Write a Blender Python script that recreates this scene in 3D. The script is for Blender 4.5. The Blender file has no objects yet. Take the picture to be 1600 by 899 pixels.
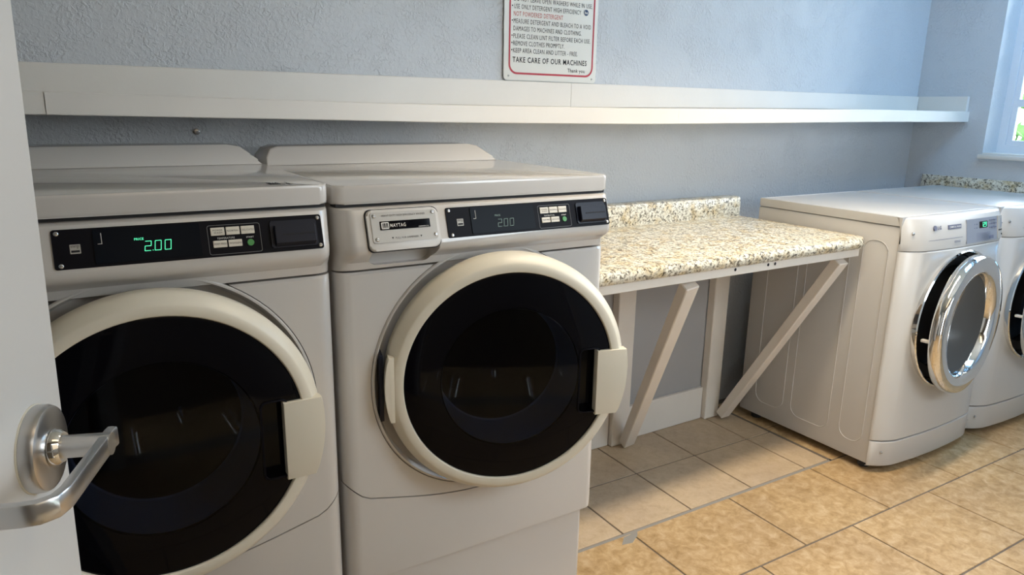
import bpy, bmesh, math, random
from mathutils import Matrix, Vector
random.seed(7)
S = bpy.context.scene
COL = S.collection
PI = math.pi

# ------------------------------------------------------------------ camera
cd = bpy.data.cameras.new('camera'); cam = bpy.data.objects.new('camera', cd); COL.objects.link(cam)
cd.sensor_width = 36; cd.lens = 25.3059; cd.clip_start = .02; cd.clip_end = 200
Rr = Vector((0.8464328, -0.53222766, 0.01688894)); Ru = Vector((0.11534197, 0.21421416, 0.96995285)); Rf = Vector((0.51985358, 0.8190519, -0.24270608))
cam.matrix_world = Matrix(((Rr.x, Ru.x, -Rf.x, -.46), (Rr.y, Ru.y, -Rf.y, -2.14978932), (Rr.z, Ru.z, -Rf.z, 1.35152121), (0, 0, 0, 1)))
S.camera = cam
# ------------------------------------------------------------------ world, lights, exposure
wd = bpy.data.worlds.new('world'); S.world = wd; wd.use_nodes = True
bg = wd.node_tree.nodes['Background']; bg.inputs[0].default_value = (.80, .91, 1.0, 1); bg.inputs[1].default_value = 8.2
S.view_settings.view_transform = 'Standard'; S.view_settings.look = 'None'; S.view_settings.gamma = 1
S.view_settings.exposure = 0.0; S.view_settings.use_curve_mapping = False
Y_FILL = -2.5
def area(name, loc, rot, sx, sy, power, color):
    l = bpy.data.lights.new(name, 'AREA'); l.shape = 'RECTANGLE'; l.size = sx; l.size_y = sy; l.energy = power; l.color = color
    o = bpy.data.objects.new(name, l); COL.objects.link(o); o.location = loc; o.rotation_euler = rot; return o
lv = area('ceiling_light_near_counter', (1.5, -1.0, 2.42), (0, 0, 0), 1.5, .16, 21, (1, .84, .63)); lv.data.spread = math.radians(105)   # spread narrowed to keep its light off the wall
area('ceiling_light_near_door', (.3, -2.05, 2.42), (0, 0, 0), 1.2, .3, 2, (1, .76, .48))
po = area('window_portal', (3.62, -1.11, 1.72), (0, PI / 2, 0), 1.1, 1.58, 1, (1, 1, 1)); po.data.cycles.is_portal = True
area('fill_in_added_doorway', (.2, Y_FILL, 1.6), (PI / 2, 0, 0), 1.2, .8, 2.2, (1, .80, .54))  # fill light added out of view, placed at the added doorway
area('added_blue_fill_panel', (3.05, -1.15, 2.42), (0, 0, 0), .6, .6, 22, (.22, .55, 1))  # added bluish fill for the right wall, out of view
area('fill_in_added_window', (1.5, Y_FILL + .02, 1.65), (PI / 2, 0, 0), 1.1, .8, 3.8, (.80, .90, 1))  # added fill light set in the added front window

# ------------------------------------------------------------------ materials
def new_mat(name):
    m = bpy.data.materials.new(name); m.use_nodes = True
    return m, m.node_tree.nodes, m.node_tree.links, m.node_tree.nodes['Principled BSDF']
def M(name, col, rough=.5, metal=0, emit=0, coat=0, bump=0, bscale=200, var=0, vscale=8, spec=.5):
    m, n, l, b = new_mat(name)
    b.inputs['Base Color'].default_value = (*col, 1); b.inputs['Roughness'].default_value = rough; b.inputs['Metallic'].default_value = metal
    b.inputs['Specular IOR Level'].default_value = spec
    if coat: b.inputs['Coat Weight'].default_value = coat; b.inputs['Coat Roughness'].default_value = .08
    if emit: b.inputs['Emission Color'].default_value = (*col, 1); b.inputs['Emission Strength'].default_value = emit
    tc = n.new('ShaderNodeTexCoord')
    if var:
        no = n.new('ShaderNodeTexNoise'); no.inputs['Scale'].default_value = vscale; no.inputs['Detail'].default_value = 6
        l.new(tc.outputs['Object'], no.inputs['Vector'])
        mx = n.new('ShaderNodeMix'); mx.data_type = 'RGBA'; l.new(no.outputs[0], mx.inputs[0])
        mx.inputs[6].default_value = tuple(c * (1 - var) for c in col) + (1,); mx.inputs[7].default_value = tuple(min(1, c * (1 + var)) for c in col) + (1,)
        l.new(mx.outputs[2], b.inputs['Base Color'])
    if bump:
        nb = n.new('ShaderNodeTexNoise'); nb.inputs['Scale'].default_value = bscale; nb.inputs['Detail'].default_value = 4
        l.new(tc.outputs['Object'], nb.inputs['Vector'])
        bp = n.new('ShaderNodeBump'); bp.inputs['Strength'].default_value = bump; bp.inputs['Distance'].default_value = .002
        l.new(nb.outputs[0], bp.inputs['Height']); l.new(bp.outputs[0], b.inputs['Normal'])
    return m
def ramp(n, stops):
    r = n.new('ShaderNodeValToRGB'); e = r.color_ramp.elements
    e[0].position, e[0].color = stops[0][0], (*stops[0][1], 1); e[1].position, e[1].color = stops[-1][0], (*stops[-1][1], 1)
    for p, c in stops[1:-1]:
        x = e.new(p); x.color = (*c, 1)
    return r
def wall_material():
    m, n, l, b = new_mat('textured_grey_wall_paint')
    tc = n.new('ShaderNodeTexCoord')
    a = n.new('ShaderNodeTexNoise'); a.inputs['Scale'].default_value = 95; a.inputs['Detail'].default_value = 3; a.inputs['Distortion'].default_value = .6
    c = n.new('ShaderNodeTexNoise'); c.inputs['Scale'].default_value = 9; c.inputs['Detail'].default_value = 5; c.inputs['Distortion'].default_value = 1.2
    l.new(tc.outputs['Object'], a.inputs['Vector']); l.new(tc.outputs['Object'], c.inputs['Vector'])
    r1 = ramp(n, [(.42, (0, 0, 0)), (.62, (1, 1, 1))]); l.new(a.outputs[0], r1.inputs[0])
    r2 = ramp(n, [(.40, (.25, .25, .25)), (.66, (1, 1, 1))]); l.new(c.outputs[0], r2.inputs[0])
    mu = n.new('ShaderNodeMath'); mu.operation = 'MULTIPLY'; l.new(r1.outputs[0], mu.inputs[0]); l.new(r2.outputs[0], mu.inputs[1])
    bp = n.new('ShaderNodeBump'); bp.inputs['Strength'].default_value = .75; bp.inputs['Distance'].default_value = .0024
    l.new(mu.outputs[0], bp.inputs['Height']); l.new(bp.outputs[0], b.inputs['Normal'])
    b.inputs['Base Color'].default_value = (.54, .555, .57, 1); b.inputs['Roughness'].default_value = .42
    return m
def granite():
    m, n, l, b = new_mat('speckled_granite_laminate')
    tc = n.new('ShaderNodeTexCoord')
    a = n.new('ShaderNodeTexNoise'); a.inputs['Scale'].default_value = 95; a.inputs['Detail'].default_value = 7; a.inputs['Roughness'].default_value = .65; a.inputs['Distortion'].default_value = .8
    c = n.new('ShaderNodeTexNoise'); c.inputs['Scale'].default_value = 24; c.inputs['Detail'].default_value = 5
    v = n.new('ShaderNodeTexNoise'); v.inputs['Scale'].default_value = 60; v.inputs['Detail'].default_value = 3; v.inputs['Distortion'].default_value = 2
    for q in (a, c, v): l.new(tc.outputs['Object'], q.inputs['Vector'])
    r = ramp(n, [(.36, (.05, .045, .035)), (.42, (.20, .175, .135)), (.465, (.50, .46, .36)), (.54, (.74, .70, .58)), (.70, (.82, .79, .70))])
    l.new(a.outputs[0], r.inputs[0])
    r2 = ramp(n, [(.46, (1, 1, 1)), (.66, (.84, .72, .52))]); l.new(c.outputs[0], r2.inputs[0])
    mx = n.new('ShaderNodeMix'); mx.data_type = 'RGBA'; mx.blend_type = 'MULTIPLY'; mx.inputs[0].default_value = 1
    l.new(r.outputs[0], mx.inputs[6]); l.new(r2.outputs[0], mx.inputs[7])
    r3 = ramp(n, [(.30, (.28, .27, .26)), (.37, (1, 1, 1))]); l.new(v.outputs[0], r3.inputs[0])
    m2 = n.new('ShaderNodeMix'); m2.data_type = 'RGBA'; m2.blend_type = 'MULTIPLY'; m2.inputs[0].default_value = 1
    l.new(mx.outputs[2], m2.inputs[6]); l.new(r3.outputs[0], m2.inputs[7]); l.new(m2.outputs[2], b.inputs['Base Color'])
    b.inputs['Roughness'].default_value = .28
    return m
def tile(name, lo, mid, hi):
    m, n, l, b = new_mat(name)
    tc = n.new('ShaderNodeTexCoord')
    a = n.new('ShaderNodeTexNoise'); a.inputs['Scale'].default_value = 26; a.inputs['Detail'].default_value = 12; a.inputs['Roughness'].default_value = .74; a.inputs['Distortion'].default_value = .5
    l.new(tc.outputs['Object'], a.inputs['Vector'])
    r = ramp(n, [(.34, lo), (.5, mid), (.66, hi)]); l.new(a.outputs[0], r.inputs[0])
    f = n.new('ShaderNodeTexNoise'); f.inputs['Scale'].default_value = 3; f.inputs['Detail'].default_value = 2; l.new(tc.outputs['Object'], f.inputs['Vector'])
    r2 = ramp(n, [(.4, (.9, .9, .93)), (.6, (1.0, 1.0, 1.0))]); l.new(f.outputs[0], r2.inputs[0])
    mx = n.new('ShaderNodeMix'); mx.data_type = 'RGBA'; mx.blend_type = 'MULTIPLY'; mx.inputs[0].default_value = 1
    l.new(r.outputs[0], mx.inputs[6]); l.new(r2.outputs[0], mx.inputs[7]); l.new(mx.outputs[2], b.inputs['Base Color'])
    b.inputs['Roughness'].default_value = .38
    return m
def glassy(name, tint, alpha, rough=.02, ior=1.5):
    m, n, l, b = new_mat(name); n.remove(b)
    t = n.new('ShaderNodeBsdfTransparent'); t.inputs[0].default_value = (*(c * alpha for c in tint), 1)
    g = n.new('ShaderNodeBsdfGlossy'); g.inputs['Roughness'].default_value = rough
    fr = n.new('ShaderNodeFresnel'); fr.inputs[0].default_value = ior
    mx = n.new('ShaderNodeMixShader'); l.new(fr.outputs[0], mx.inputs[0]); l.new(t.outputs[0], mx.inputs[1]); l.new(g.outputs[0], mx.inputs[2])
    l.new(mx.outputs[0], n['Material Output'].inputs[0]); return m

m_wall = wall_material()
m_ceil = M('white_ceiling_paint', (.75, .74, .72), .8)
m_enamel = M('white_washer_enamel', (.56, .535, .505), .20, coat=.55)
m_cream = M('cream_door_plastic', (.68, .63, .52), .38)
m_lgwhite = M('white_painted_steel', (.51, .49, .46), .26, coat=0)
m_white_plastic = M('off_white_plastic', (.53, .505, .47), .35)
m_disp = M('display_glass', (.004, .006, .010), .15, spec=.04)
m_black = M('black_gloss_panel', (.002, .002, .0035), .06, spec=.12)
m_blackmat = M('black_matte_plastic', (.004, .004, .007), .45, spec=.1)
m_slate = M('blue_black_plastic', (.008, .010, .020), .35, spec=.25)
m_bowl = M('smoked_bowl_wall', (.58, .62, .70), .3, spec=.6)
m_drum = M('dark_drum_interior', (.03, .03, .035), .35, metal=.6)
m_tint = glassy('smoked_glass', (.80, .86, 1.0), .50, ior=1.25)
m_chrome = M('polished_chrome', (.80, .79, .77), .06, metal=1)
m_steel = M('brushed_steel', (.55, .54, .53), .28, metal=1)
m_silver = M('silver_label_foil', (.42, .40, .365), .42, metal=.1)
m_dimline = M('grey_line_print', (.16, .16, .17), .5)
m_ink = M('dark_print', (.012, .012, .016), .5, spec=.2)
m_white_ink = M('white_print', (.72, .70, .66), .5)
m_key = M('ivory_key', (.66, .62, .54), .4)
m_green = M('green_start_key', (.06, .26, .07), .4)
m_led = M('green_display_digits', (.10, .85, .45), .5, emit=.9)
m_led_dim = M('dim_display_digits', (.16, .24, .21), .5, emit=.07)
m_wood = M('white_painted_wood', (.72, .68, .62), .42, var=.06, vscale=5, bump=.15, bscale=60)
m_wood2 = M('cream_painted_lumber', (.72, .66, .58), .5, var=.09, vscale=7, bump=.2, bscale=50)
m_panel = M('grey_painted_panel', (.36, .355, .35), .5, var=.05, vscale=6)
m_gran = granite()
m_pale = M('pale_blue_white_wall', (.64, .72, .80), .6)  # unseen front wall, colour chosen for its bluish bounce
m_frontwall = M('brown_painted_wall', (.20, .165, .13), .7)  # unseen walls, darkened to cut the bounce onto the machines
m_small = tile('beige_floor_tile', (.41, .305, .19), (.48, .365, .24), (.53, .41, .285))
m_large = tile('tan_floor_tile', (.30, .185, .075), (.44, .295, .145), (.56, .41, .245))
m_grout = M('brown_grout', (.13, .105, .085), .8)
m_grout2 = M('grey_threshold_grout', (.24, .225, .20), .8)
m_doorpaint = M('off_white_door_paint', (.55, .53, .50), .35)
m_rubber = M('dark_rubber', (.02, .02, .022), .7)
m_sign = M('white_sign_plate', (.74, .73, .68), .35)
m_red = M('red_sign_print', (.42, .02, .035), .45)
m_redtext = M('red_lettering', (.50, .05, .03), .5)
m_navy = M('navy_logo_print', (.03, .06, .14), .5)
m_frame = M('white_window_frame', (.72, .73, .75), .35)
m_winglass = glassy('window_glass', (1, 1, 1), .97, .0)
m_lcdpanel = M('blue_grey_control_overlay', (.27, .29, .34), .35, metal=.2)
m_lcdline = M('dark_blue_print', (.13, .14, .20), .5)
m_lggrey = M('grey_inner_glass', (.085, .082, .076), .25, spec=.06)
m_leaf = M('green_leaves', (.10, .25, .05), .6, var=.5, vscale=14)
m_trunk = M('brown_bark', (.14, .09, .05), .8)
m_ground = M('grass_ground', (.16, .24, .09), .9, var=.3)
m_concrete = M('pale_masonry_wall', (.70, .72, .75), .8)

# ------------------------------------------------------------------ helpers
def obj(name, bm, mat, parent=None, loc=None, rot=None, smooth=35, label=None):
    me = bpy.data.meshes.new(name)
    bmesh.ops.recalc_face_normals(bm, faces=bm.faces)
    bm.to_mesh(me); bm.free()
    for x in (mat if isinstance(mat, (list, tuple)) else [mat]): me.materials.append(x)
    if smooth:
        for p in me.polygons: p.use_smooth = True
        me.set_sharp_from_angle(angle=math.radians(smooth))
    o = bpy.data.objects.new(name, me); COL.objects.link(o)
    if parent: o.parent = parent
    if loc: o.location = loc
    if rot: o.rotation_euler = rot
    if label: o['label'] = label
    return o
def tag(o, label, cat, group=None):
    o['label'] = label; o['category'] = cat
    if group: o['group'] = group
    return o
def thing(name, label, cat, loc=(0, 0, 0), rz=0, group=None):
    o = bpy.data.objects.new(name, None); COL.objects.link(o); o.location = loc; o.rotation_euler = (0, 0, rz); o.empty_display_size = .1
    return tag(o, label, cat, group)
def struct(name, bm, m, parent=None, smooth=0, loc=None, rot=None):
    o = obj(name, bm, m, parent, loc, rot, smooth)
    if not parent: o['kind'] = 'structure'
    return o
def NB(): return bmesh.new()
def box(bm, x0, x1, y0, y1, z0, z1, bev=0, seg=2, mi=0, T=None):
    vs = [bm.verts.new((x, y, z)) for x in (x0, x1) for y in (y0, y1) for z in (z0, z1)]
    F = [(0, 1, 3, 2), (4, 6, 7, 5), (0, 4, 5, 1), (2, 3, 7, 6), (0, 2, 6, 4), (1, 5, 7, 3)]
    fs = [bm.faces.new([vs[i] for i in f]) for f in F]
    for f in fs: f.material_index = mi
    if bev:
        es = list({e for f in fs for e in f.edges})
        r = bmesh.ops.bevel(bm, geom=es, offset=bev, segments=seg, affect='EDGES', profile=.5)
        for f in r['faces']: f.material_index = mi
        vs = list({v for f in r['faces'] for v in f.verts} | {v for v in vs if v.is_valid})
    if T is not None: bmesh.ops.transform(bm, matrix=T, verts=[v for v in vs if v.is_valid])
    return vs
def rrect(x0, x1, z0, z1, r, n=5):
    rs = r if isinstance(r, (list, tuple)) else [r] * 4   # bl, br, tr, tl
    out = []
    for (cx, cz, a0, q) in ((x0 + rs[0], z0 + rs[0], PI, rs[0]), (x1 - rs[1], z0 + rs[1], 1.5 * PI, rs[1]), (x1 - rs[2], z1 - rs[2], 0, rs[2]), (x0 + rs[3], z1 - rs[3], .5 * PI, rs[3])):
        for i in range(n + 1):
            a = a0 + i * PI / 2 / n; out.append((cx + q * math.cos(a), cz + q * math.sin(a)))
    return out
def prism(bm, pts, d0, d1, bev=0, mi=0, axis='y', T=None, seg=2):
    """pts is an outline (x,z) (axis y) or (x,y) (axis z) or (y,z) (axis x), extruded from d0 to d1."""
    def P(a, b, d): return {'y': (a, d, b), 'z': (a, b, d), 'x': (d, a, b)}[axis]
    A = [bm.verts.new(P(a, b, d0)) for a, b in pts]; B = [bm.verts.new(P(a, b, d1)) for a, b in pts]
    n = len(pts); f0 = bm.faces.new(A); f1 = bm.faces.new(B[::-1])
    fs = [f0, f1] + [bm.faces.new((A[i], A[(i + 1) % n], B[(i + 1) % n], B[i])) for i in range(n)]
    for f in fs: f.material_index = mi
    vs = A + B
    if bev:
        r = bmesh.ops.bevel(bm, geom=list(f0.edges) + list(f1.edges), offset=bev, segments=seg, affect='EDGES', profile=.5)
        for f in r['faces']: f.material_index = mi
        vs = list({v for f in r['faces'] for v in f.verts} | {v for v in vs if v.is_valid})
    if T is not None: bmesh.ops.transform(bm, matrix=T, verts=[v for v in vs if v.is_valid])
    return vs
def lathe(bm, prof, cx=0, cy=0, cz=0, n=96, a0=0, a1=2 * PI, mi=0, closed=False):
    """profile of (r, y) turned about the local Y axis through (cx, cy, cz)."""
    full = abs(a1 - a0 - 2 * PI) < 1e-6; rows = []
    for r, y in prof:
        if r < 1e-6: rows.append([bm.verts.new((cx, cy + y, cz))]); continue
        rows.append([bm.verts.new((cx + r * math.cos(a0 + (a1 - a0) * i / n), cy + y, cz + r * math.sin(a0 + (a1 - a0) * i / n))) for i in range(n if full else n + 1)])
    pairs = list(zip(rows[:-1], rows[1:]))
    if closed: pairs.append((rows[-1], rows[0]))
    for A, B in pairs:
        m = max(len(A), len(B)); rng = m if full else m - 1
        for i in range(rng):
            j = (i + 1) % m
            if len(A) == 1: f = bm.faces.new((A[0], B[j], B[i]))
            elif len(B) == 1: f = bm.faces.new((A[i], A[j], B[0]))
            else: f = bm.faces.new((A[i], A[j], B[j], B[i]))
            f.material_index = mi
    if closed and not full:
        bm.faces.new([r[0] for r in rows]); bm.faces.new([r[-1] for r in rows][::-1])
def tube(bm, pts, r, n=10, mi=0):
    pts = [Vector(p) for p in pts]; rows = []
    for i, p in enumerate(pts):
        d = (pts[min(i + 1, len(pts) - 1)] - pts[max(i - 1, 0)]).normalized()
        u = d.cross(Vector((0, 0, 1)) if abs(d.z) < .9 else Vector((1, 0, 0))).normalized(); v = d.cross(u)
        rows.append([bm.verts.new(p + r * (math.cos(2 * PI * k / n) * u + math.sin(2 * PI * k / n) * v)) for k in range(n)])
    for A, B in zip(rows[:-1], rows[1:]):
        for k in range(n): bm.faces.new((A[k], A[(k + 1) % n], B[(k + 1) % n], B[k])).material_index = mi
    bm.faces.new(rows[0][::-1]); bm.faces.new(rows[-1])
def boolean(o, cutters, op='DIFFERENCE'):
    for c in cutters:
        md = o.modifiers.new('b', 'BOOLEAN'); md.operation = op; md.object = c; md.solver = 'EXACT'
    bpy.context.view_layer.update()
    me = bpy.data.meshes.new_from_object(o.evaluated_get(bpy.context.evaluated_depsgraph_get()))
    old = o.data; o.modifiers.clear(); nm = old.name; bpy.data.meshes.remove(old) if old.users == 1 and False else None
    o.data = me; me.name = nm
    for p in me.polygons: p.use_smooth = True
    me.set_sharp_from_angle(angle=math.radians(35))
    for c in cutters:
        m = c.data; bpy.data.objects.remove(c); bpy.data.meshes.remove(m)
def loft(bm, prof, W, r, yb, plan=None, n=7):
    """front moulding: prof = [(outward offset o, z)], wraps round both front corners."""
    rows = []
    for o, z in prof:
        row = []
        if plan is None:
            row.append((0, yb))
            for i in range(n + 1):
                t = PI / 2 * i / n; row.append((r * (1 - math.cos(t)), r - (r + o) * math.sin(t)))
            row += [(W - a, b) for a, b in row[::-1]]
        else:
            row = [(0, yb)] + [(a, b - o) for a, b in plan] + [(W, yb)]
        rows.append([bm.verts.new((a, b, z)) for a, b in row])
    k = len(rows[0])
    for A, B in zip(rows[:-1], rows[1:]):
        for i in range(k - 1): bm.faces.new((A[i], A[i + 1], B[i + 1], B[i]))
        bm.faces.new((A[k - 1], A[0], B[0], B[k - 1]))
    bm.faces.new(rows[0]); bm.faces.new(rows[-1][::-1])
FONT = None
def text_bm(bm, s, x0, x1, z0, z1, T=None, y=0, depth=.0006, bold=.02, mi=0, shear=0):
    """flat lettering filling the box x0..x1, z0..z1 in the XZ plane, facing -Y."""
    c = bpy.data.curves.new('t', 'FONT'); c.body = s; c.size = 1; c.offset = bold; c.space_character = 1.14; c.resolution_u = 2; c.shear = shear
    o = bpy.data.objects.new('t', c); COL.objects.link(o); bpy.context.view_layer.update()
    me = bpy.data.meshes.new_from_object(o.evaluated_get(bpy.context.evaluated_depsgraph_get()))
    xs = [v.co.x for v in me.vertices]; ys = [v.co.y for v in me.vertices]
    ax, bx, ay, by = min(xs), max(xs), min(ys), max(ys)
    v0 = len(bm.verts); bm.verts.ensure_lookup_table(); bm.from_mesh(me); bm.verts.ensure_lookup_table()
    new = bm.verts[v0:]
    for v in new:
        u = (v.co.x - ax) / (bx - ax); w = (v.co.y - ay) / (by - ay)
        v.co = Vector((x0 + u * (x1 - x0), y, z0 + w * (z1 - z0)))
        if T is not None: v.co = T @ v.co
    for f in {f for v in new for f in v.link_faces}: f.material_index = mi
    bpy.data.objects.remove(o); bpy.data.curves.remove(c); bpy.data.meshes.remove(me)
SEG = {'0': 'abcdef', '2': 'abged', '7': 'abc', '9': 'abcdfg'}
def digits_bm(bm, s, x0, z0, w, h, gap, T, y, t=.0011, lean=.12):
    x = x0
    def bar(a, b, c, d):
        p = [(a, b), (c, d)]; dx, dz = c - a, d - b; L = math.hypot(dx, dz); nx, nz = -dz / L * t / 2, dx / L * t / 2
        q = [(a + nx, b + nz), (c + nx, d + nz), (c - nx, d - nz), (a - nx, b - nz)]
        prism(bm, [(u + lean * (v - z0), v) for u, v in q], y, y + .0004, T=T)
    for ch in s:
        if ch == '.': bar(x - gap * .5 - t * .75, z0 + t * .4, x - gap * .5 + t * .75, z0 + t * .4); continue
        G = {'a': (x, z0 + h, x + w, z0 + h), 'b': (x + w, z0 + h, x + w, z0 + h / 2), 'c': (x + w, z0 + h / 2, x + w, z0), 'd': (x, z0, x + w, z0),
             'e': (x, z0, x, z0 + h / 2), 'f': (x, z0 + h / 2, x, z0 + h), 'g': (x, z0 + h / 2, x + w, z0 + h / 2)}
        for k in SEG[ch]: bar(*G[k])
        x += w + gap
def copy_tree(o, parent=None):
    c = o.copy(); COL.objects.link(c); c.parent = parent
    for ch in list(o.children): copy_tree(ch, c)
    return c
def screw(name, x, y, z, r, parent, T=None, mat=None):
    bm = NB(); lathe(bm, [(0, -r * .5), (r * .6, -r * .45), (r, -r * .1), (r, r * .2)], x, y, z, n=14)
    box(bm, x - r * .7, x + r * .7, y - r * .56, y - r * .5, z - r * .12, z + r * .12, mi=1)
    if T is not None: bmesh.ops.transform(bm, matrix=T, verts=bm.verts)
    return obj(name, bm, [mat or m_steel, m_rubber], parent)

# ------------------------------------------------------------------ room shell
WX, WY, X0, Y0, H = 3.462, .05, -1.45, -2.45, 2.44      # right wall, back wall, left wall, front wall, ceiling
AT = -.0214                                             # the tile grid is turned slightly against the wall
bm = NB(); box(bm, X0 - .1, WX + .3, WY, WY + .12, -.02, H + .1); struct('wall_back', bm, m_wall)
bm = NB(); box(bm, X0 - .12, X0, Y0, WY, -.02, H + .1); struct('wall_left', bm, m_wall)
bm = NB(); box(bm, .93, WX + .3, Y0 - .12, Y0, -.02, H + .1); wf2 = struct('wall_front', bm, m_pale)
bm = NB(); box(bm, 1.0, 2.2, Y0 - .3, Y0 + .2, 1.2, 2.1); boolean(wf2, [obj('cut', bm, m_pale)])  # unseen window opening, added to let in fill light
bm = NB()
for a, b, c, d in ((1.0, 1.04, 1.2, 2.1), (2.16, 2.2, 1.2, 2.1), (1.04, 2.16, 1.2, 1.24), (1.04, 2.16, 2.06, 2.1)): box(bm, a, b, Y0 - .09, Y0 - .05, c, d)
struct('window_added', bm, m_frame)  # frame of the added window
bm = NB(); box(bm, X0 - .12, .93, Y0 - .12, Y0, -.02, H + .1); wf = struct('wall_front_added_doorway', bm, m_frontwall)
bm = NB(); box(bm, -.45, .85, Y0 - .3, Y0 + .2, .001, 2.05); boolean(wf, [obj('cut', bm, m_ceil)])  # unseen doorway, added to let fill light into the room
bm = NB(); box(bm, -.52, -.451, Y0 + .001, Y0 + .02, 0, 2.12); box(bm, .851, .92, Y0 + .001, Y0 + .02, 0, 2.12); box(bm, -.451, .851, Y0 + .001, Y0 + .02, 2.051, 2.12)
struct('trim_1', bm, m_frame)  # casing round the added doorway
bm = NB(); box(bm, -.8, 1.2, Y0 - .75, Y0 - .65, -.02, H); struct('wall_doorway_backing', bm, m_frontwall)  # unseen backing behind the added doorway, keeps sky light out
bm = NB(); box(bm, X0 - .12, WX + .3, Y0 - .12, WY + .12, H, H + .1); struct('ceiling', bm, m_ceil)
# right wall with the window opening
wy0, wy1, wz0, wz1 = -1.9, -.317, 1.166, 2.26
bm = NB(); T_ = WX + .26
prism(bm, [(Y0, -.02), (WY, -.02), (WY, H), (Y0, H)], WX, T_, axis='x')
wr = struct('wall_right', bm, m_wall)
bm = NB(); box(bm, WX - .1, T_ + .1, wy0, wy1, wz0, wz1); boolean(wr, [obj('cut', bm, m_wall)])
# partition by the entrance that carries the open door
bm = NB(); box(bm, X0 + .002, -.90, -2.44, -2.20, 0.001, H - .001); struct('wall_entrance', bm, m_frontwall)

# floor: grout bed with tiles laid in two patterns
bm = NB(); box(bm, X0 - .12, WX + .3, Y0 - .12, WY + .12, -.12, -.003, mi=0)
ca, sa = math.cos(AT), math.sin(AT)
RM = Matrix.Rotation(AT, 4, 'Z')
def lay(x0, x1, y0, y1, mi, g=.003, top=0.0):
    box(bm, x0 + g, x1 - g, y0 + g, y1 - g, -.01, top, bev=.0012, seg=1, mi=mi, T=RM)
yA, yC, yB, tS, tB = -.5705, -.2705, -.9035, .3043, .4511
xS, xB, xB2, xR = 1.2997, 1.0213, 1.2548, 2.052
xs = [xS + k * tS for k in range(-3, 3)] + [xR]
for a, b in zip(xs[:-1], xs[1:]):
    lay(a, b, yA + .008, yC, 1); lay(a, b, yC, .03, 1)
x = xR + .008
# tiles right of the inset strip (under the dryers) and left of it (under the washers)
rowsB = [yA - k * .333 for k in range(0, 9)]
for i, y1 in enumerate(rowsB[:-1]):
    off = xB if i % 2 == 0 else xB2
    k0 = int((X0 - off) / tB) - 1
    for k in range(k0, 12):
        a = off + k * tB
        if a + tB < X0 - .1 or a > WX + .2: continue
        lay(a, a + tB, y1 - .333, y1, 2)
for r_, (ya, yb) in enumerate(((yA, yA + .333), (yA + .333, .06))):
    off = xB2 if r_ == 0 else xB
    for k in range(-8, 12):
        a, b = off + k * tB, off + (k + 1) * tB
        if a > WX + .2 or b < X0 - .1: continue
        if b <= xs[0] or a >= xR: lay(a, b, ya, yb, 2)
        elif a < xs[0] < b: lay(a, xs[0] - .008, ya, yb, 2)
        elif a < xR < b: lay(xR + .010, b, ya, yb, 2)
# wide grey joint along the step between the two tilings
box(bm, xs[0], xR + .012, yA - .004, yA + .008, -.01, -.0008, mi=3, T=RM)
box(bm, xR, xR + .012, yA, .04, -.01, -.0008, mi=0, T=RM)
prism(bm, [(.952, yA - .038), (.985, yA - .008), (1.045, yA - .004), (1.03, yA - .022), (.99, yA - .045)], -.002, .0004, axis='z', mi=3, T=RM)
struct('floor', bm, [m_grout, m_small, m_large, m_grout2])

# ------------------------------------------------------------------ window
bm = NB()
fx = WX + .135
box(bm, fx, fx + .05, wy1 - .036, wy1, wz0 + .001, wz1)
box(bm, fx, fx + .05, wy0, wy0 + .055, wz0 + .001, wz1)
box(bm, fx, fx + .05, wy0 + .055, wy1 - .036, wz0 + .001, wz0 + .045)
box(bm, fx, fx + .05, wy0 + .055, wy1 - .036, wz1 - .05, wz1)
win = struct('window_1', bm, m_frame)
ya, yb = wy0 + .056, wy1 - .037
zb = [wz0 + .046, 1.41, 1.60, 1.79, 1.98, wz1 - .051]
mid = (ya + yb) / 2
for (p, q) in ((ya, mid - .001), (mid + .001, yb)):
    for a, b in zip(zb[:-1], zb[1:]):
        bm = NB(); s = .024
        box(bm, fx + .008, fx + .036, p, p + s, a, b); box(bm, fx + .008, fx + .036, q - s, q, a, b)
        box(bm, fx + .008, fx + .036, p + s, q - s, a, a + s * .9); box(bm, fx + .008, fx + .036, p + s, q - s, b - s * .55, b)
        sa_ = obj('window_sash', bm, m_frame, win, smooth=0)
        bm = NB(); box(bm, fx + .019, fx + .022, p + s, q - s, a + s * .9, b - s * .55); obj('window_pane', bm, m_winglass, sa_, smooth=0)
bm = NB(); box(bm, WX - .022, WX - .0005, wy0 - .03, wy1 + .012, wz0 - .022, wz0 - .001, bev=.003)
box(bm, WX + .0005, fx + .005, wy0 + .001, wy1 - .001, wz0 + .0005, wz0 + .006)
obj('window_sill', bm, m_wood, win)

# outside the window
bm = NB(); box(bm, WX + .4, 26, -14, 14, -.3, -.2); struct('ground_outside', bm, m_ground)
def tree(x, y, h, rad, label, seed):
    rnd = random.Random(seed)
    t = thing('leafy_tree', label, 'tree', (x, y, -.2), 0)
    bm = NB(); tube(bm, [(0, 0, 0), (.05, .02, h * .3), (-.04, .05, h * .6)], .09, 10); obj('trunk', bm, m_trunk, t)
    bm = NB()
    for i in range(1500):
        v = Vector((rnd.gauss(0, 1), rnd.gauss(0, 1), rnd.gauss(0, 1))).normalized() * (rad * rnd.random() ** .4)
        c = Vector((0, 0, h * .62)) + Vector((v.x, v.y, v.z * h * .45 / rad))
        a = Vector((rnd.gauss(0, 1), rnd.gauss(0, 1), rnd.gauss(0, 1))).normalized(); b = a.orthogonal().normalized(); L = rnd.uniform(.06, .12)
        bm.faces.new([bm.verts.new(c + q) for q in (a * L, b * L * .5, -a * L, -b * L * .5)])
    obj('foliage', bm, m_leaf, t, smooth=0); return t
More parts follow.
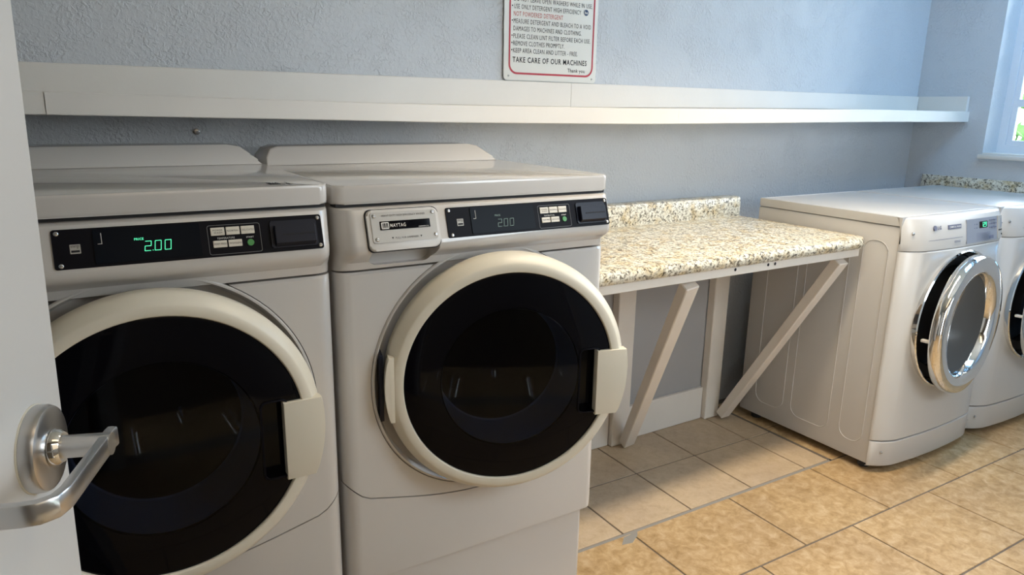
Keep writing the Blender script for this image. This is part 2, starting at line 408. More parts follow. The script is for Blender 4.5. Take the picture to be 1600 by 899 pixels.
tree(7.6, 1.9, 2.3, 1.3, 'leafy green tree outside the window, seen through the lower pane', 3)

# ------------------------------------------------------------------ open door at the left with its lever
th = 1.2129046
tx, ty = math.cos(th), math.sin(th); nx, ny = math.sin(th), -math.cos(th)
DP = (-.49301 - nx * .0155, -1.35163 - ny * .0155)
# door-local frame: x along the leaf (free edge +), y = -outward normal, z up
dr = bpy.data.objects.new('door_1', None)
bm = NB(); box(bm, -.78, .0712, .0, .044, .012, 2.03, bev=.002, seg=1)
sh = math.tan(math.radians(2.6))
for v in bm.verts: v.co.x += (v.co.z - 1.02) * sh if v.co.x > 0 else 0
door = struct('door_1', bm, m_doorpaint, loc=(DP[0], DP[1], 0), rot=(0, 0, th), smooth=35)
zl = 1.0145
bm = NB(); lathe(bm, [(0, -.0014), (.0445, -.0014), (.0445, .0004), (0, .0004)], 0, 0, zl, n=48)
hd = obj('gasket', bm, m_cream, door)
bm = NB(); lathe(bm, [(.0, -.0160), (.037, -.0160), (.0415, -.0145), (.0435, -.0105), (.0435, -.0018), (0, -.0018)], 0, 0, zl, n=64); rose = obj('lever_rose', bm, m_steel, door)
bm = NB(); lathe(bm, [(0, -.026), (.0150, -.026), (.0175, -.023), (.0185, -.0165), (0, -.0165)], 0, 0, zl, n=40); obj('rose_collar', bm, m_chrome, rose)
# lever: shank, bar along the leaf, return to the door
bm = NB()
lathe(bm, [(0, -.0700), (.0115, -.0700), (.0115, -.026), (0, -.026)], 0, 0, zl, n=32)
path = [(.019, -.0655), (.012, -.0645), (-.07, -.0645), (-.103, -.0645), (-.118, -.061), (-.1265, -.051), (-.129, -.038), (-.129, -.008)]
w2, hh = .0052, .0105
rows = []
for i, (px_, py_) in enumerate(path):
    a = Vector(path[max(i - 1, 0)]); b = Vector(path[min(i + 1, len(path) - 1)]); d = (b - a).normalized(); nn = Vector((-d.y, d.x))
    row = []
    for k in range(12):
        t = 2 * PI * k / 12; ex = .35
        u = math.copysign(abs(math.cos(t)) ** ex, math.cos(t)) * w2; v = math.copysign(abs(math.sin(t)) ** ex, math.sin(t)) * hh
        row.append(bm.verts.new((px_ + nn.x * u, py_ + nn.y * u, zl + v)))
    rows.append(row)
for A, B in zip(rows[:-1], rows[1:]):
    for k in range(12): bm.faces.new((A[k], A[(k + 1) % 12], B[(k + 1) % 12], B[k]))
bm.faces.new(rows[0][::-1]); bm.faces.new(rows[-1])
obj('lever_handle', bm, m_steel, door)

# ------------------------------------------------------------------ long wall shelf
sh_ = thing('wall_shelf', 'long white wooden shelf fixed along the grey back wall above the machines', 'shelf', (0, 0, 0))
zt_k = [(-1.44, 1.375), (-.5, 1.369), (.15, 1.3595), (.53, 1.356), (1.27, 1.356), (2.0, 1.364), (2.62, 1.370), (3.46, 1.370)]
zb_k = [(-1.44, 1.325), (-.5, 1.319), (.15, 1.311), (.53, 1.3055), (1.27, 1.3025), (2.0, 1.309), (2.62, 1.3155), (3.46, 1.319)]
def interp(k, x):
    for (a, b), (c, d) in zip(k[:-1], k[1:]):
        if x <= c: return b + (d - b) * max(0, (x - a) / (c - a))
    return k[-1][1]
def strip(name, x0, x1, y0, y1, fz0, fz1, mat, parent, n=14, bev=.002):
    bm = NB(); xs_ = [x0 + (x1 - x0) * i / n for i in range(n + 1)]
    rows = []
    for x in xs_:
        a, b = fz0(x), fz1(x)
        rows.append([bm.verts.new(p) for p in ((x, y0 + bev, a), (x, y0, a + bev), (x, y0, b - bev), (x, y0 + bev, b), (x, y1, b), (x, y1, a))])
    for A, B in zip(rows[:-1], rows[1:]):
        for k in range(6): bm.faces.new((A[k], A[(k + 1) % 6], B[(k + 1) % 6], B[k]))
    bm.faces.new(rows[0]); bm.faces.new(rows[-1][::-1])
    return obj(name, bm, mat, parent)
zt = lambda x: interp(zt_k, x); zbm = lambda x: interp(zb_k, x)
ysf = -.228
for a, b, dy in ((-1.445, -.4605, .002), (-.459, 1.4525, 0), (1.454, WX - .002, .0012)):
    strip('shelf_fascia', a, b, ysf + dy, ysf + .019, zbm, zt, m_wood, sh_)
strip('shelf_board', -1.445, WX - .002, ysf + .0195, WY - .001, lambda x: zt(x) - .021, lambda x: zt(x) - .001, m_wood, sh_)
bt = lambda x: 1.4405 + .003 * (x - .3) / 3
for a, b in ((-1.445, 1.1625), (1.164, WX - .002)):
    strip('back_board', a, b, WY - .020, WY - .0005, lambda x: zt(x), bt, m_wood, sh_)
strip('end_board', WX - .0215, WX - .0015, ysf + .012, WY - .021, lambda x: zt(x), lambda x: 1.4435, m_wood, sh_, n=2)

# ------------------------------------------------------------------ notice sign
sg = thing('notice_sign', 'white metal laundry rules sign with red rounded border and black lettering above the shelf', 'sign', (0, 0, 0))
yS_ = WY - .009
bm = NB(); prism(bm, rrect(.881, 1.281, 1.4435, 2.02, .012), yS_, yS_ + .002, bev=.0006, T=None); obj('sign_plate', bm, m_sign, sg)
bm = NB()
o_ = rrect(.900, 1.266, 1.4635, 2.00, .034, 8); i_ = rrect(.9065, 1.2595, 1.470, 1.9935, .028, 8)
yo = yS_ - .0006
A = [bm.verts.new((a, yo, b)) for a, b in o_]; B = [bm.verts.new((a, yo, b)) for a, b in i_]
for k in range(len(A)): bm.faces.new((A[k], A[(k + 1) % len(A)], B[(k + 1) % len(A)], B[k]))
obj('red_border', bm, m_red, sg, smooth=0)
bm = NB()
LINES = [('DO NOT LEAVE OPEN WASHERS WHILE IN USE.', .919, 1.253, 1.7015), ('USE ONLY DETERGENT HIGH EFFICIENCY', .919, 1.203, 1.6775),
         ('MEASURE DETERGENT AND BLEACH TO A VOID', .918, 1.250, 1.6305), ('DAMAGES TO MACHINES AND CLOTHING.', .918, 1.208, 1.6065),
         ('PLEASE CLEAN LINT FILTER BEFORE EACH USE.', .918, 1.250, 1.5820), ('REMOVE CLOTHES PROMPTLY.', .918, 1.134, 1.5585), ('KEEP AREA CLEAN AND LITTER - FREE.', .918, 1.194, 1.5350)]
bm.free()
for s, a, b, z in LINES:
    bm = NB(); text_bm(bm, s, a, b, z, z + .0150, y=yo, bold=0); obj('lettering_line', bm, m_ink, sg, smooth=0)
for z in (1.7015, 1.6775, 1.6305, 1.5820, 1.5585, 1.5350):
    bm = NB(); lathe(bm, [(0, 0), (.0024, 0)], .9125, yo, z + .0085, n=12); obj('bullet_mark', bm, m_ink, sg, smooth=0)
bm = NB(); text_bm(bm, 'TAKE CARE OF OUR MACHINES', .916, 1.237, 1.5030, 1.5215, y=yo, bold=.014); obj('heading_lettering', bm, m_ink, sg, smooth=0)
bm = NB(); text_bm(bm, 'Thank you', 1.151, 1.229, 1.4740, 1.4910, y=yo, bold=.01)
obj('thank_you_lettering', bm, m_ink, sg, smooth=0)
bm = NB(); text_bm(bm, 'NOT POWDERED DETERGENT', .918, 1.124, 1.6540, 1.6690, y=yo, bold=0); obj('red_lettering', bm, m_redtext, sg, smooth=0)
bm = NB(); lathe(bm, [(0, -.0002), (.0105, -.0002)], 1.226, yo, 1.6865, n=32)
obj('logo_disc', bm, m_navy, sg, smooth=0)
bm = NB(); text_bm(bm, 'he', 1.219, 1.233, 1.6815, 1.6915, y=yo - .0005, bold=.03); obj('logo_lettering', bm, m_white_ink, sg, smooth=0)
for x in (.9005, 1.2625): screw('sign_screw', x, yS_ - .0005, 1.4575, .0035, sg)

# wall anchor left in the wall
wa = thing('wall_anchor', 'small metal screw anchor sticking out of the wall under the shelf', 'wall anchor', (-.112, WY, 1.272))
bm = NB(); lathe(bm, [(.0, -.001), (.009, -.001), (.0085, -.006), (.0055, -.007), (.005, -.002)], 0, 0, 0, n=20); obj('anchor_sleeve', bm, m_chrome, wa)
bm = NB(); tube(bm, [(0, -.001, 0), (0, -.014, -.001), (.001, -.020, -.002)], .0032, 8); obj('anchor_bolt', bm, m_steel, wa)

# ------------------------------------------------------------------ counter with its wooden frame
ct = thing('folding_counter', 'speckled beige laminate folding counter on white wooden braces between washer and dryer', 'counter', (0, 0, 0))
cx0, cx1, cyf = .715, 2.058, -.638
bm = NB()
prof = [(-.03, .869), (cyf + .006, .869), (cyf, .875), (cyf - .004, .886), (cyf - .003, .897), (cyf + .003, .9055), (cyf + .014, .9085), (-.03, .9085)]
# slab with a bullnose front; the right front corner is clipped
rows = []
for x in [cx0, 2.0, 2.02, 2.04, cx1]:
    cut = max(0, x - 2.02) * .62
    rows.append([bm.verts.new((x, y + (cut if y < -.5 else 0), z)) for y, z in prof])
for A, B in zip(rows[:-1], rows[1:]):
    for k in range(len(prof)): bm.faces.new((A[k], A[(k + 1) % len(prof)], B[(k + 1) % len(prof)], B[k]))
bm.faces.new(rows[0]); bm.faces.new(rows[-1][::-1])
obj('countertop', bm, m_gran, ct)
bm = NB()
prism(bm, [(-.0305, .869), (WY - .001, .869), (WY - .001, .985), (WY - .010, .992), (-.012, .9935), (-.025, .990), (-.0305, .981), (-.0305, .915)], cx0, cx1, axis='x', bev=.003)
obj('backsplash', bm, m_gran, ct)
bm = NB(); box(bm, cx0, 2.03, -.622, -.603, .838, .8685, bev=.0015, seg=1); ap = obj('apron', bm, m_wood2, ct)
bm = NB()
bm.free()
for x in (1.36, 1.52, 1.555):
    bm = NB(); lathe(bm, [(0, -.0004), (.005, -.0003), (.0055, .0)], x, -.6225, .857, n=12); obj('knot', bm, m_ink, ap)
for (a, b) in ((1.352, 1.440), (1.892, 1.978)):
    bm = NB(); box(bm, a, b, -.082, -.042, .001, .868, bev=.003, seg=1); obj('post', bm, m_wood2, ct)
bm = NB(); box(bm, cx0 + .01, 2.0, -.600, -.042, .846, .8685, bev=.002, seg=1); obj('top_rail', bm, m_wood2, ct)
def brace(p0, p1, w, t):
    p0, p1 = Vector(p0), Vector(p1); d = (p1 - p0).normalized(); X = Vector((1, 0, 0)); X = (X - d * X.dot(d)).normalized(); N = d.cross(X)
    bm = NB(); L = (p1 - p0).length
    T = Matrix(((X.x, d.x, N.x, p0.x), (X.y, d.y, N.y, p0.y), (X.z, d.z, N.z, p0.z), (0, 0, 0, 1)))
    box(bm, -w / 2, w / 2, 0, L, -t / 2, t / 2, bev=.003, seg=1, T=T)
    obj('brace', bm, m_wood2, ct)
brace((1.405, -.112, .022), (1.192, -.590, .822), .052, .040)
brace((1.972, -.112, .022), (1.972, -.590, .822), .052, .040)
bm = NB(); box(bm, 1.443, 1.890, -.060, -.043, .001, .150, bev=.002, seg=1); box(bm, cx0 + .02, 1.349, -.060, -.043, .001, .150, bev=.002, seg=1)
obj('base_board', bm, m_wood, ct)
bm = NB(); box(bm, cx0 + .02, 1.890, -.041, -.031, .002, .845); obj('back_panel', bm, m_panel, ct)

# backsplash strip on the right wall
bm = NB(); prism(bm, rrect(-1.75, -.046, .93, 1.046, .004, 3), WX - .0165, WX - .001, axis='x', bev=.002)
gs = obj('granite_backsplash', bm, m_gran); tag(gs, 'brown speckled backsplash strip on the right wall below the window', 'backsplash')

# ------------------------------------------------------------------ front-load washer (two of them, left)
def washer():
    W = .686; root = thing('washing_machine', '', 'washing machine', group=None)
    V = .012  # plain vertical gap
    # cabinet: sides, back and the floor plinth
    bm = NB()
    box(bm, .004, W - .004, .046, .70, .29, 1.158, bev=.004)
    box(bm, .02, W - .026, .03, .69, .012, .2895, bev=.004)
    for (a, b) in ((.06, .06), (W - .07, .06), (.06, .63), (W - .07, .63)): lathe_feet(bm, a, b)
    obj('cabinet', bm, m_enamel, root)
    bm = NB(); loft(bm, [(-.004, .035), (0, .04), (0, .290), (-.004, .2935)], W - .046, .014, .030)
    bmesh.ops.translate(bm, verts=bm.verts, vec=(.020, .016, 0)); obj('kick_panel', bm, m_enamel, root)
    # lower service panel, its top edge dips in the middle
    bm = NB(); loft(bm, [(-.006, .297), (-.001, .301), (0, .31), (0, .56)], W, .03, .045)
    low = obj('lower_panel', bm, m_enamel, root)
    def dip(x):
        u = min(x, W - x); s = min(1, u / .055); return .552 - .034 * math.sin(s * PI / 2) - .058 * math.sin(min(1, max(0, (u - .0) / .343)) * PI / 2) ** 1.2
    for v in low.data.vertices:
        if v.co.z > .5: v.co.z = dip(v.co.x) - .002
    # door panel with the round opening
    bm = NB(); loft(bm, [(0, .40), (0, .50), (0, 1.016), (-.004, 1.021)], W, .03, .045)
    fr = obj('front_panel', bm, m_enamel, root)
    # refine the bottom edge: replace straight bottom by a cutter following the seam
    bm = NB(); N = 40; pts = [(-.02, .30)] + [(-.02 + (W + .04) * i / N, dip(min(max(-.02 + (W + .04) * i / N, 0), W)) + .0015) for i in range(N + 1)] + [(W + .02, .30)]
    prism(bm, pts, -.1, .2); cut1 = obj('cut', bm, m_enamel, smooth=0)
    bm = NB(); lathe(bm, [(0, -.1), (.291, -.1), (.291, .2), (0, .2)], .353, 0, .766, n=96); cut2 = obj('cut', bm, m_enamel, smooth=0)
    boolean(fr, [cut1, cut2])
    bm = NB(); pts = [(-.02, .80)] + [(-.02 + (W + .04) * i / N, dip(min(max(-.02 + (W + .04) * i / N, 0), W)) - .0015) for i in range(N + 1)] + [(W + .02, .80)]
    # lower panel: tall block trimmed by the same seam
    bpy.data.meshes.remove(low.data) if False else None
    b2 = NB(); loft(b2, [(-.006, .297), (-.001, .301), (0, .31), (0, .60)], W, .03, .045); me = bpy.data.meshes.new('lower_panel'); b2.to_mesh(me); b2.free(); me.materials.append(m_enamel); low.data = me
    prism(bm, pts, -.1, .2); cut3 = obj('cut', bm, m_enamel, smooth=0)
    bm = NB(); lathe(bm, [(0, -.1), (.291, -.1), (.291, .2), (0, .2)], .353, 0, .766, n=96); cut4 = obj('cut', bm, m_enamel, smooth=0)
    boolean(low, [cut3, cut4])
    # dished surround behind the door, boot and drum
    bm = NB(); lathe(bm, [(.2895, .0005), (.287, -.003), (.284, -.003), (.276, .018), (.262, .026), (.225, .031), (.205, .035), (.197, .060), (.197, .085), (.290, .085), (.2895, .0005)], .353, 0, .766, n=96)
    obj('door_surround', bm, m_enamel, root)
    # (cabinet needs a hole for the boot and drum)
    cab = [c for c in root.children if c.name.startswith('cabinet')][0]
    bm = NB(); lathe(bm, [(0, -.1), (.293, -.1), (.293, .40), (0, .40)], .353, 0, .766, n=64); boolean(cab, [obj('cut', bm, m_enamel, smooth=0)])
    bm = NB(); lathe(bm, [(.195, .04), (.175, .047), (.165, .065), (.172, .085), (.195, .088)], .353, 0, .766, n=72, closed=True); obj('rubber_boot', bm, m_rubber, root)
    bm = NB(); lathe(bm, [(.195, .09), (.245, .10), (.245, .34), (0, .34)], .353, 0, .766, n=72); obj('drum', bm, m_drum, root)
    # upper control housing
    bm = NB(); loft(bm, [(-.006, 1.024), (-.001, 1.026), (.004, 1.042), (.024, 1.054), (.036, 1.064), (.0395, 1.075), (.0375, 1.086), (.020, 1.142), (.015, 1.150), (.004, 1.153)], W, .034, .045)
    ch = obj('control_housing', bm, m_enamel, root)
    ang = math.atan2(.0175, .056)
    T = Matrix.Translation((0, -.02875, 1.114)) @ Matrix.Rotation(-ang, 4, 'X')   # control face plane: x, outward = -y, up = z
    Ti = lambda b: bmesh.ops.transform(b, matrix=T, verts=b.verts)
    # recess under the soap drawer
    bm = NB(); prism(bm, rrect(.060, .209, 1.033, 1.078, [.024, .024, .002, .002]), -.1, .018); boolean(ch, [obj('cut', bm, m_enamel, smooth=0)])
    # soap drawer
    bm = NB(); prism(bm, rrect(.053, .209, -.047, .0355, [.012, .014, .014, .012], 6), -.007, .012, bev=.004, T=T, seg=3)
    dw = obj('soap_drawer', bm, m_white_plastic, root)
    bm = NB(); P_ = rrect(.0505, .2115, -.0485, .0378, [.013, .015, .015, .013], 6); prism(bm, P_, -.0006, .003, T=T); obj('drawer_gap', bm, m_ink, dw)
    bm = NB(); prism(bm, rrect(.061, .202, -.031, .030, .004), -.0085, -.0069, bev=.0005, T=T, seg=1); pl = obj('name_plate', bm, m_silver, dw)
    for a, b in ((.068, .023), (.195, .025), (.069, -.024), (.197, -.022)): screw('plate_screw', a, -.009, b, .0040, pl, T)
    bm = NB(); prism(bm, rrect(.078, .187, -.006, .0115, .0006, 2), -.0092, -.0084, T=T); bd = obj('black_badge', bm, m_black, pl)
    bm = NB(); prism(bm, rrect(.081, .097, -.004, .0095, .002, 3), -.0097, -.0091, T=T); obj('emblem_tile', bm, m_white_ink, bd)
    bm = NB()
    for k in range(5):
        a = .0835 + k * .0026
        prism(bm, [(a, -.0015 if k % 2 else -.002), (a + .0014, -.002), (a + .0010 + (.0008 if k in (1, 3) else 0), .0075), (a - .0004, .0075)], -.0101, -.0096, T=T)
    obj('emblem_mark', bm, m_ink, bd)
    bm = NB(); text_bm(bm, 'MAYTAG', .0995, .133, -.0012, .0060, T=T, y=-.0096, bold=.004); obj('badge_lettering', bm, m_white_ink, bd, smooth=0)
    bm = NB(); text_bm(bm, 'COMMERCIAL', .161, .184, -.0048, -.0022, T=T, y=-.0096, bold=0); obj('small_lettering', bm, m_white_ink, bd, smooth=0)
    bm = NB(); text_bm(bm, 'HEAVY DUTY HIGH EFFICIENCY WASHER', .084, .178, .0205, .0246, T=T, y=-.0089, bold=0); obj('plate_heading', bm, m_ink, pl, smooth=0)
    bm = NB(); text_bm(bm, 'PULL FOR DISPENSER', .108, .158, -.0250, -.0214, T=T, y=-.0089, bold=0)
    obj('plate_lettering', bm, m_ink, pl, smooth=0)
    for a in (.102, .164):
        bm = NB(); prism(bm, [(a - .002, -.0212), (a + .002, -.0212), (a, -.0248)], -.0090, -.0086, T=T); obj('arrow_mark', bm, m_ink, pl, smooth=0)
    # black control overlay
    bm = NB(); prism(bm, rrect(.229, .660, -.0325, .0315, .004), -.0025, .004, bev=.0006, T=T, seg=1); ov = obj('control_overlay', bm, m_blackmat, root)
    for a, b in ((.236, .025), (.238, -.027), (.6535, .025), (.6535, -.026)): screw('overlay_screw', a, -.0031, b, .0036, ov, T)
    bm = NB(); prism(bm, rrect(.286, .447, -.028, .0285, .002), -.0042, -.0024, bev=.0005, T=T, seg=1); dp = obj('display_window', bm, m_disp, ov)
    bm = NB(); digits_bm(bm, '2.00', .3590, -.0125, .0092, .0160, .0060, T, -.0048); obj('price_digits', bm, m_led, dp, smooth=0)
    bm = NB(); text_bm(bm, 'PRICE', .3450, .3590, .0060, .0100, T=T, y=-.0046, bold=.02); obj('price_word', bm, m_led, dp, smooth=0)
    bm = NB(); box(bm, .2975, .2983, -.0046, -.0042, .004, .022, T=T); box(bm, .292, .2983, -.0046, -.0042, .004, .0047, T=T); obj('bracket_mark', bm, m_white_ink, dp, smooth=0)
    bm = NB(); prism(bm, rrect(.2525, .2675, -.0085, .0065, .0008, 2), -.0030, -.0025, T=T); es = obj('efficiency_sticker', bm, m_silver, ov)
    bm = NB(); text_bm(bm, 'energy', .2540, .2660, -.0005, .0050, T=T, y=-.0034, bold=0); box(bm, .2540, .2660, -.0034, -.0030, -.0065, -.0030, T=T); obj('sticker_print', bm, m_ink, es, smooth=0)
    # keypad
    bm = NB(); o_ = rrect(.4590, .5480, -.0290, .0230, .004, 4); i_ = rrect(.4598, .5472, -.0282, .0222, .0034, 4)
    A = [bm.verts.new(T @ Vector((a, -.0030, b))) for a, b in o_]; B = [bm.verts.new(T @ Vector((a, -.0030, b))) for a, b in i_]
    for k in range(len(A)): bm.faces.new((A[k], A[(k + 1) % len(A)], B[(k + 1) % len(A)], B[k]))
    kf = obj('keypad_outline', bm, m_dimline, ov, smooth=0)
    for a, z0_, z1_, s in ((.464, .0045, .0185, ('POWER', 'WASH')), (.4893, .0045, .0185, ('NORMAL',)), (.5146, .0045, .0185, ('DELICATES',)), (.466, -.0165, -.0045, ('PERM PRESS',)), (.4913, -.0165, -.0045, ('WOOLENS',))):
        bm = NB(); prism(bm, rrect(a + .0004, a + .0232, z0_, z1_, .0007, 2), -.0046, -.0022, bev=.0004, T=T, seg=1); kb = obj('cycle_key', bm, m_key, ov)
        bm = NB(); zc = (z0_ + z1_) / 2
        if len(s) == 2: text_bm(bm, s[0], a + .004, a + .020, zc + .0006, zc + .0036, T=T, y=-.0050, bold=0); text_bm(bm, s[1], a + .005, a + .019, zc - .0038, zc - .0008, T=T, y=-.0050, bold=0)
        else: text_bm(bm, s[0], a + .002, a + .0222, zc - .0016, zc + .0016, T=T, y=-.0050, bold=0)
        obj('key_print', bm, m_ink, kb, smooth=0)
    bm = NB(); lathe(bm, [(0, -.0050), (.0054, -.0050), (.0060, -.0044), (.0060, -.002)], .5290, 0, -.0115, n=28); Ti(bm); obj('start_key', bm, m_green, ov)
    bm = NB(); text_bm(bm, 'START', .5225, .5355, -.0030, -.0003, T=T, y=-.0032, bold=.02); text_bm(bm, 'TEMPERATURE', .474, .503, -.0022, .0010, T=T, y=-.0032, bold=0); obj('keypad_print', bm, m_white_ink, ov, smooth=0)
    # card reader
    bm = NB(); prism(bm, rrect(.5650, .6500, -.0255, .0235, .003), -.0050, -.0022, bev=.0012, T=T, seg=1)
    prism(bm, [(-.0045, .0150), (-.0150, .0135), (-.0150, -.0180), (-.0045, -.0235)], .5710, .6450, axis='x', bev=.0012, T=T, seg=1)
    cr = obj('card_reader', bm, m_slate, ov)
    bm = NB(); box(bm, .584, .641, -.0155, -.0148, -.0045, -.0015, T=T); obj('card_slot', bm, m_ink, cr, smooth=0)
    # lid with its raised back
    bm = NB(); prism(bm, rrect(0, W, 0, .70, .020), 1.160, 1.197, axis='z', bev=.006, seg=3); lid = obj('top_lid', bm, m_enamel, root)
    rz = [(.003, 1.1968), (.008, 1.217), (.024, 1.236), (.045, 1.2425), (.61, 1.2425), (.640, 1.238), (.660, 1.222), (.672, 1.205), (.683, 1.1968)]
    bm = NB(); prism(bm, rz, .532, .690, bev=.004, seg=3)
    for v in bm.verts:
        if v.co.y < .60: v.co.y += max(0, v.co.z - 1.197) * 1.25
    obj('lid_riser', bm, m_enamel, lid)
    bm = NB(); box(bm, .006, W - .006, .012, .046, 1.1535, 1.1598); box(bm, .006, W - .006, .046, .69, 1.1582, 1.1598); obj('lid_gap_dark', bm, m_rubber, root)  # dark strip standing in for the shade inside the lid gap
    # ------- door, closed position; origin at the ring centre
    d = NB(); lathe(d, [(.2395, .016), (.2395, .003), (.2415, .0005), (.245, 0), (.257, .0005), (.261, .003), (.2735, .020), (.2765, .026), (.2775, .034), (.2765, .058), (.270, .066), (.2395, .066)], n=128, closed=True)
    D = obj('door', d, m_cream, root, loc=(.353, -.082, .764))
    g = NB(); lathe(g, [(.2390, .010), (.2390, .0065), (.236, .0055), (.160, .0035), (.158, .006), (.158, .030), (.2390, .030)], n=128, closed=True)
    G = obj('door_glass', g, m_black, D)
    c = NB(); prism(c, rrect(.1560, .2250, -.105, .058, .012), -.05, .026); boolean(G, [obj('cut', c, m_black, D, smooth=0)]) if False else c.free()
    p = NB(); prism(p, rrect(.1585, .2100, -.103, .055, .012, 6), .0015, .0060, bev=.0012); pk = obj('handle_pocket', p, m_blackmat, D)
    # pocket hollow cut out of both
    def cutter():
        c = NB(); prism(c, rrect(.1620, .2080, -.0995, .0515, .010, 6), -.05, .027); o = obj('cut', c, m_black, smooth=0); o.parent = D; return o
    boolean(G, [cutter()]); boolean(pk, [cutter()])
    c = NB(); lathe(c, [(0, .0005), (.08, .001), (.1595, .0028), (.1595, .0050), (0, .0030)], n=96, closed=False); obj('centre_glass', c, m_tint, D)
    b = NB(); lathe(b, [(.1575, .008), (.1560, .012), (.1500, .118), (.146, .122)], n=96); obj('bowl_wall', b, m_bowl, D)
    b = NB(); lathe(b, [(.1465, .121), (.08, .128), (0, .131)], n=96); obj('bowl_end', b, m_blackmat, D)
    h = NB(); arc = [(.2765 * math.cos(a), .2765 * math.sin(a)) for a in [(-.400 + i * (.175 + .400) / 12) for i in range(13)]]
    pts = [(.2005, -.1075)] + arc + [(.2005, .048)]
    prism(h, pts, -.0045, .018, bev=.002); obj('door_handle', h, m_cream, D)
    b = NB(); box(b, -.288, -.2795, .018, .078, -.078, .072, bev=.002); obj('door_hinge', b, m_slate, D)
    b = NB(); ar = [(.2790 * math.cos(a), .2790 * math.sin(a)) for a in [PI - .255 + i * (.255 + .275) / 10 for i in range(11)]]; prism(b, [(-.2590, .0705)] + ar + [(-.2590, -.0758)], -.0008, .030, bev=.0012); obj('hinge_cover', b, m_cream, D)
    return root, D
def lathe_feet(bm, x, y):
    n = 14
    A = [bm.verts.new((x + .022 * math.cos(2 * PI * k / n), y + .022 * math.sin(2 * PI * k / n), .0005)) for k in range(n)]
    B = [bm.verts.new((v.co.x, v.co.y, .016)) for v in A]
    for k in range(n): bm.faces.new((A[k], A[(k + 1) % n], B[(k + 1) % n], B[k]))
    bm.faces.new(A); bm.faces.new(B[::-1])
w1, D1 = washer()
w2_ = copy_tree(w1)
w1.location = (-.7050, -.7835, .0); w1.rotation_euler = (0, 0, -.018)
w1['label'] = 'white front-load washing machine on the left with round black door shut and bright green display'
w2_.location = (-.0045, -.7809, -.000); w2_.rotation_euler = (0, 0, -.006)
w2_['label'] = 'white front-load washing machine with round black door slightly ajar, beside the granite counter'
for o in (w1, w2_): o['group'] = 'front-load washing machines with black round doors'
def find(root, nm):
    for c in root.children_recursive:
        if c.name.split('.')[0] == nm: return c
D2 = find(w2_, 'door'); D2.location = (.3482, -.110, .771); D2.rotation_euler = (0, 0, -.262)
for nm in ('price_digits', 'price_word'):
    o = find(w2_, nm); o.data = o.data.copy(); o.data.materials[0] = m_led_dim
dg = find(w2_, 'price_digits'); dg.location.x -= .009; dg.location.z -= .004; dg.location.y -= .0016
w1.scale = (1, 1, 1.005)
D1.location = (.356, -.082, .760)

# smudge of old tape residue on the first washer's lid
bm = NB(); text_bm(bm, 'M48.. &', .585, .625, .030, .075, bold=.02)
for v in bm.verts: v.co = Vector((v.co.x, v.co.z, 1.1975))
obj('pen_marks', bm, m_ink, find(w1, 'top_lid'), smooth=0)

